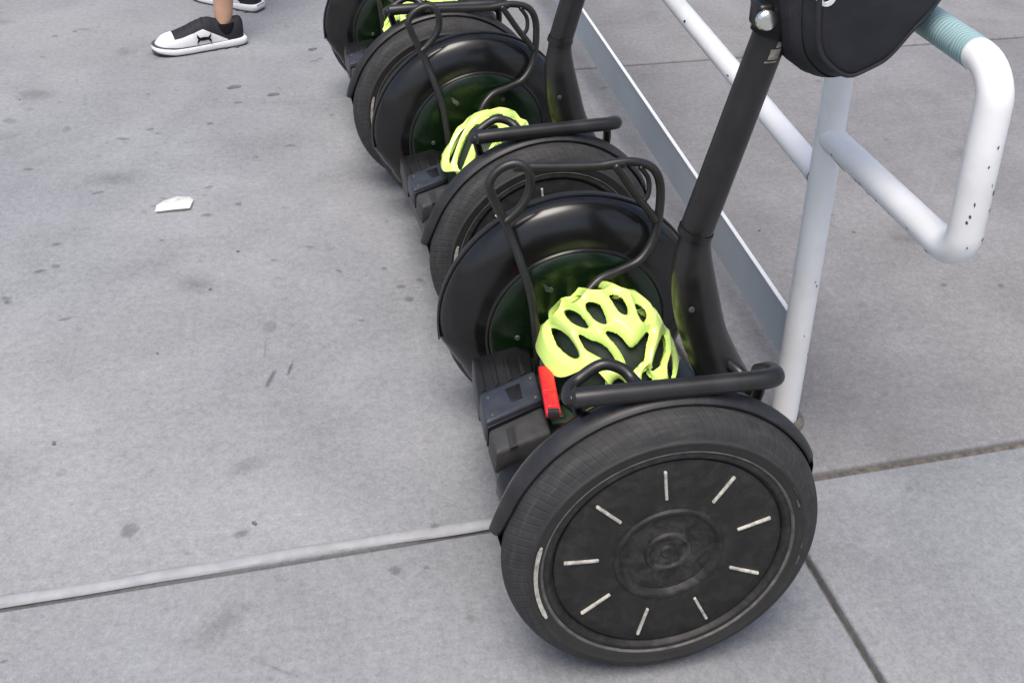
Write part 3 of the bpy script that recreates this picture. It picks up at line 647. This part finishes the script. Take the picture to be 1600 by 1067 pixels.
# ------------------------------------------------------------------ person (only feet and ankles are in view)
ps = thing('person', 'person in white and black running shoes with bare ankles walking past', 'person', (-.72, 2.70, 0))
def shoe(loc, rz):
    e = bpy.data.objects.new('shoe', None)
    # stations: x from toe (0) to heel (1): half width, sole half width, top height
    L_ = .30
    st = [(0, .010, .007, .030), (.015, .018, .020, .036), (.05, .030, .035, .047), (.12, .041, .046, .063), (.25, .047, .051, .072), (.38, .046, .050, .086), (.50, .043, .046, .103), (.60, .040, .043, .109), (.70, .037, .040, .100), (.80, .036, .039, .094), (.90, .034, .037, .100), (.97, .026, .032, .098), (1.0, .012, .022, .080)]
    fine = spline(st, 14); rings = []; n = 90
    for u, wd, sw, h in fine:
        r = []
        for k in range(n):
            a = math.pi*k/(n-1); cx = math.cos(a); sx = math.sin(a)
            ex = .75 if u < .45 else .95
            yy = wd*(abs(cx)**ex)*(1 if cx > 0 else -1); zz = .022+(h-.022)*(sx**(.85 if u < .4 else .7))
            if u > .45: yy *= 1-.28*sx**2*min(1, (u-.45)/.2)
            r.append((-L_/2+u*L_, yy, zz))
        rings.append(r)
    bm = NB(); V = [[bm.verts.new(p) for p in r] for r in rings]
    for a, b in zip(V, V[1:]):
        for k in range(n-1): bm.faces.new((a[k], a[k+1], b[k+1], b[k]))
    bm.faces.new(V[0]); bm.faces.new(V[-1][::-1])
    for f in bm.faces:
        c = f.calc_center_median(); u = c.x/L_+.5; zb = .075-.0*u
        if u < .2: white = True
        elif u < .50: white = c.z < .056+.02*(u-.2)/.3
        else: white = c.z < .076-.052*(u-.50)/.30
        f.material_index = 0 if white else 1
    for f in bm.faces: f.material_index = 0
    up_ = frombm('shoe', bm, 'shoe_upper', ps, True, 60); up_.location = loc; up_.rotation_euler = (0, 0, rz)
    def sole(z0, z1, g0, mat, nm, wav=0):
        bm = NB(); lo, hi = [], []
        stf = [(u, sw) for u, _, sw, _ in fine]
        out = [(-L_/2-.004+u*(L_+.012), w_+g0) for u, w_ in stf]+[(-L_/2-.004+u*(L_+.012), -(w_+g0)) for u, w_ in stf[::-1]]
        rr = []
        for z, k in ((z0, .965), (z0+.003, 1.0), ((z0+z1)/2, 1.012), (z1-.002, 1.0), (z1, .97)):
            rr.append([(x*k, y*k, z+(.010*max(0, (-x/L_-.30))/.2)*(1)+(.007*max(0, x/L_) if z > z0+.004 else 0)) for x, y in out])
        loft(bm, rr); return frombm(nm, bm, mat, up_, True, 60)
    sole(.001, .0065, -.002, 'sole_dark', 'outsole'); sole(.006, .0262, .002, 'shoe_white', 'midsole'); sole(.0255, .0285, -.0005, 'sole_dark', 'sole_line')
    for k in range(7):
        x = -.115+k*.038; bm = NB(); box(bm, (x, -.045, 0.0), (x+.012, .045, .007), .002, 1); frombm('sole_groove', bm, 'sole_dark', up_)
    for k in range(5):
        u = .27+.065*k; h = np.interp(u, [s_[0] for s_ in st], [s_[3] for s_ in st]); bm = NB()
        tube(bm, spline([(-L_/2+u*L_, -.022, h-.010), (-L_/2+u*L_+.004, 0, h+.002), (-L_/2+u*L_, .022, h-.010)], 5), .003, 8); frombm('lace', bm, 'shoe_black', up_)
    # emblem on the outer side: two crossing arcs
    def arcpts(cz, up, r):
        return [(.010+r*math.cos(a), cz+up*r*.82*math.sin(a)) for a in np.linspace(math.pi*1.06, -math.pi*.06, 11)]
    for cz, u_ in ((.033, 1), (.067, -1)):
        bm = NB(); rows = []
        for i, (x, z) in enumerate(arcpts(cz, u_, .024)):
            wd = .0040+.0034*abs(i-5)/5
            rows.append([bm.verts.new((x-wd*.6*(1 if i < 5 else -1)*0, -.0475+.10*(z-.04), z-wd)), bm.verts.new((x, -.0475+.10*(z-.04), z+wd))])
        for a, b in zip(rows, rows[1:]): bm.faces.new((a[0], a[1], b[1], b[0]))
        bmesh.ops.solidify(bm, geom=bm.faces[:], thickness=.002); frombm('emblem', bm, 'shoe_black', up_, False)
    return up_
def ploc(x, y, z=0): return (x+.72, y-2.70, z)
shoe(ploc(-.785, 2.545), R(15)); shoe(ploc(-.705, 2.965), R(-37))
def skin_mesh(name, verts, edges, mat, sub=2, root=0):
    me = bpy.data.meshes.new(name); me.from_pydata([v[:3] for v in verts], edges, [])
    o = link(name, me, mat, ps, False)
    md = o.modifiers.new('skin', 'SKIN'); md.use_smooth_shade = True
    for i, v in enumerate(verts):
        sv = me.skin_vertices[0].data[i]; sv.radius = (v[3], v[4] if len(v) > 4 else v[3]); sv.use_root = (i == root)
    ss = o.modifiers.new('sub', 'SUBSURF'); ss.levels = sub; ss.render_levels = sub
    return o
# legs and body, one continuous figure (walking towards -X)
def Q(x, y, z, r, r2=None): p = ploc(x, y, z); return (*p, r, r2 or r)
bv = [Q(-.72, 2.74, .96, .15, .13),
      Q(-.72, 2.64, .90, .085), Q(-.71, 2.59, .50, .055), Q(-.695, 2.58, .34, .052), Q(-.698, 2.577, .17, .037), Q(-.70, 2.575, .10, .034), Q(-.705, 2.567, .06, .028), Q(-.78, 2.548, .045, .018),
      Q(-.72, 2.84, .90, .085), Q(-.69, 2.88, .50, .055), Q(-.655, 2.915, .34, .052), Q(-.63, 2.925, .17, .037), Q(-.635, 2.91, .10, .034), Q(-.645, 2.92, .06, .028), Q(-.70, 2.96, .045, .018),
      Q(-.725, 2.74, 1.15, .14, .12), Q(-.725, 2.74, 1.36, .15, .12), Q(-.725, 2.74, 1.48, .07), Q(-.735, 2.74, 1.55, .055), Q(-.75, 2.74, 1.63, .085, .075), Q(-.755, 2.74, 1.74, .08, .075),
      Q(-.725, 2.56, 1.40, .055), Q(-.71, 2.51, 1.14, .042), Q(-.77, 2.50, .92, .034), Q(-.80, 2.50, .84, .03),
      Q(-.725, 2.92, 1.40, .055), Q(-.74, 2.97, 1.14, .042), Q(-.67, 2.98, .92, .034), Q(-.65, 2.98, .84, .03)]
be = [(0, 1), (1, 2), (2, 3), (3, 4), (4, 5), (5, 6), (6, 7), (0, 8), (8, 9), (9, 10), (10, 11), (11, 12), (12, 13), (13, 14), (0, 15), (15, 16), (16, 17), (17, 18), (18, 19), (19, 20), (16, 21), (21, 22), (22, 23), (23, 24), (16, 25), (25, 26), (26, 27), (27, 28)]
for wr, (hx, hy) in ((24, (-.80, 2.50)), (28, (-.65, 2.98))):
    pm = len(bv); bv.append(Q(hx-.005, hy, .79, .026, .016)); be.append((wr, pm))
    for fx, ln in ((-.027, .075), (-.009, .085), (.009, .080), (.026, .065)):      # four fingers, slightly curled
        i = len(bv); bv += [Q(hx+fx, hy, .755, .0088), Q(hx+fx, hy+.006, .755-ln*.5, .008), Q(hx+fx, hy+.018, .755-ln*.9, .007)]; be += [(pm, i), (i, i+1), (i+1, i+2)]
    i = len(bv); bv += [Q(hx-.038, hy+.01, .775, .010), Q(hx-.048, hy+.018, .745, .009)]; be += [(pm, i), (i, i+1)]
i = len(bv); bv.append(Q(-.845, 2.74, 1.665, .014)); be.append((19, i))             # nose
skin_mesh('body', bv, be, 'skin')
skin_mesh('shorts', [Q(-.72, 2.74, .98, .17, .15), Q(-.72, 2.64, .88, .108), Q(-.705, 2.61, .60, .095), Q(-.72, 2.84, .88, .108), Q(-.70, 2.87, .60, .095), Q(-.72, 2.74, 1.08, .155, .14)], [(0, 1), (1, 2), (0, 3), (3, 4), (0, 5)], 'shorts')
skin_mesh('shirt', [Q(-.725, 2.74, 1.36, .168, .138), Q(-.725, 2.74, 1.15, .158, .138), Q(-.722, 2.74, 1.0, .165, .145), Q(-.725, 2.56, 1.40, .075), Q(-.715, 2.525, 1.22, .066), Q(-.725, 2.92, 1.40, .075), Q(-.735, 2.955, 1.22, .066), Q(-.725, 2.74, 1.46, .085)], [(0, 1), (1, 2), (0, 3), (3, 4), (0, 5), (5, 6), (0, 7)], 'shirt')
skin_mesh('hair', [Q(-.735, 2.74, 1.70, .092, .086), Q(-.735, 2.74, 1.77, .082, .08)], [(0, 1)], 'hair')
# ankle sock cuffs
for (x, y) in ((-.70, 2.573), (-.637, 2.912)):
    bm = NB(); tube(bm, [ploc(x, y, .045), ploc(x, y, .065), ploc(x, y, .080), ploc(x, y, .087)], [.040, .042, .040, .0375], 20, False); bmesh.ops.solidify(bm, geom=bm.faces[:], thickness=.003); frombm('sock', bm, 'shoe_black', ps)
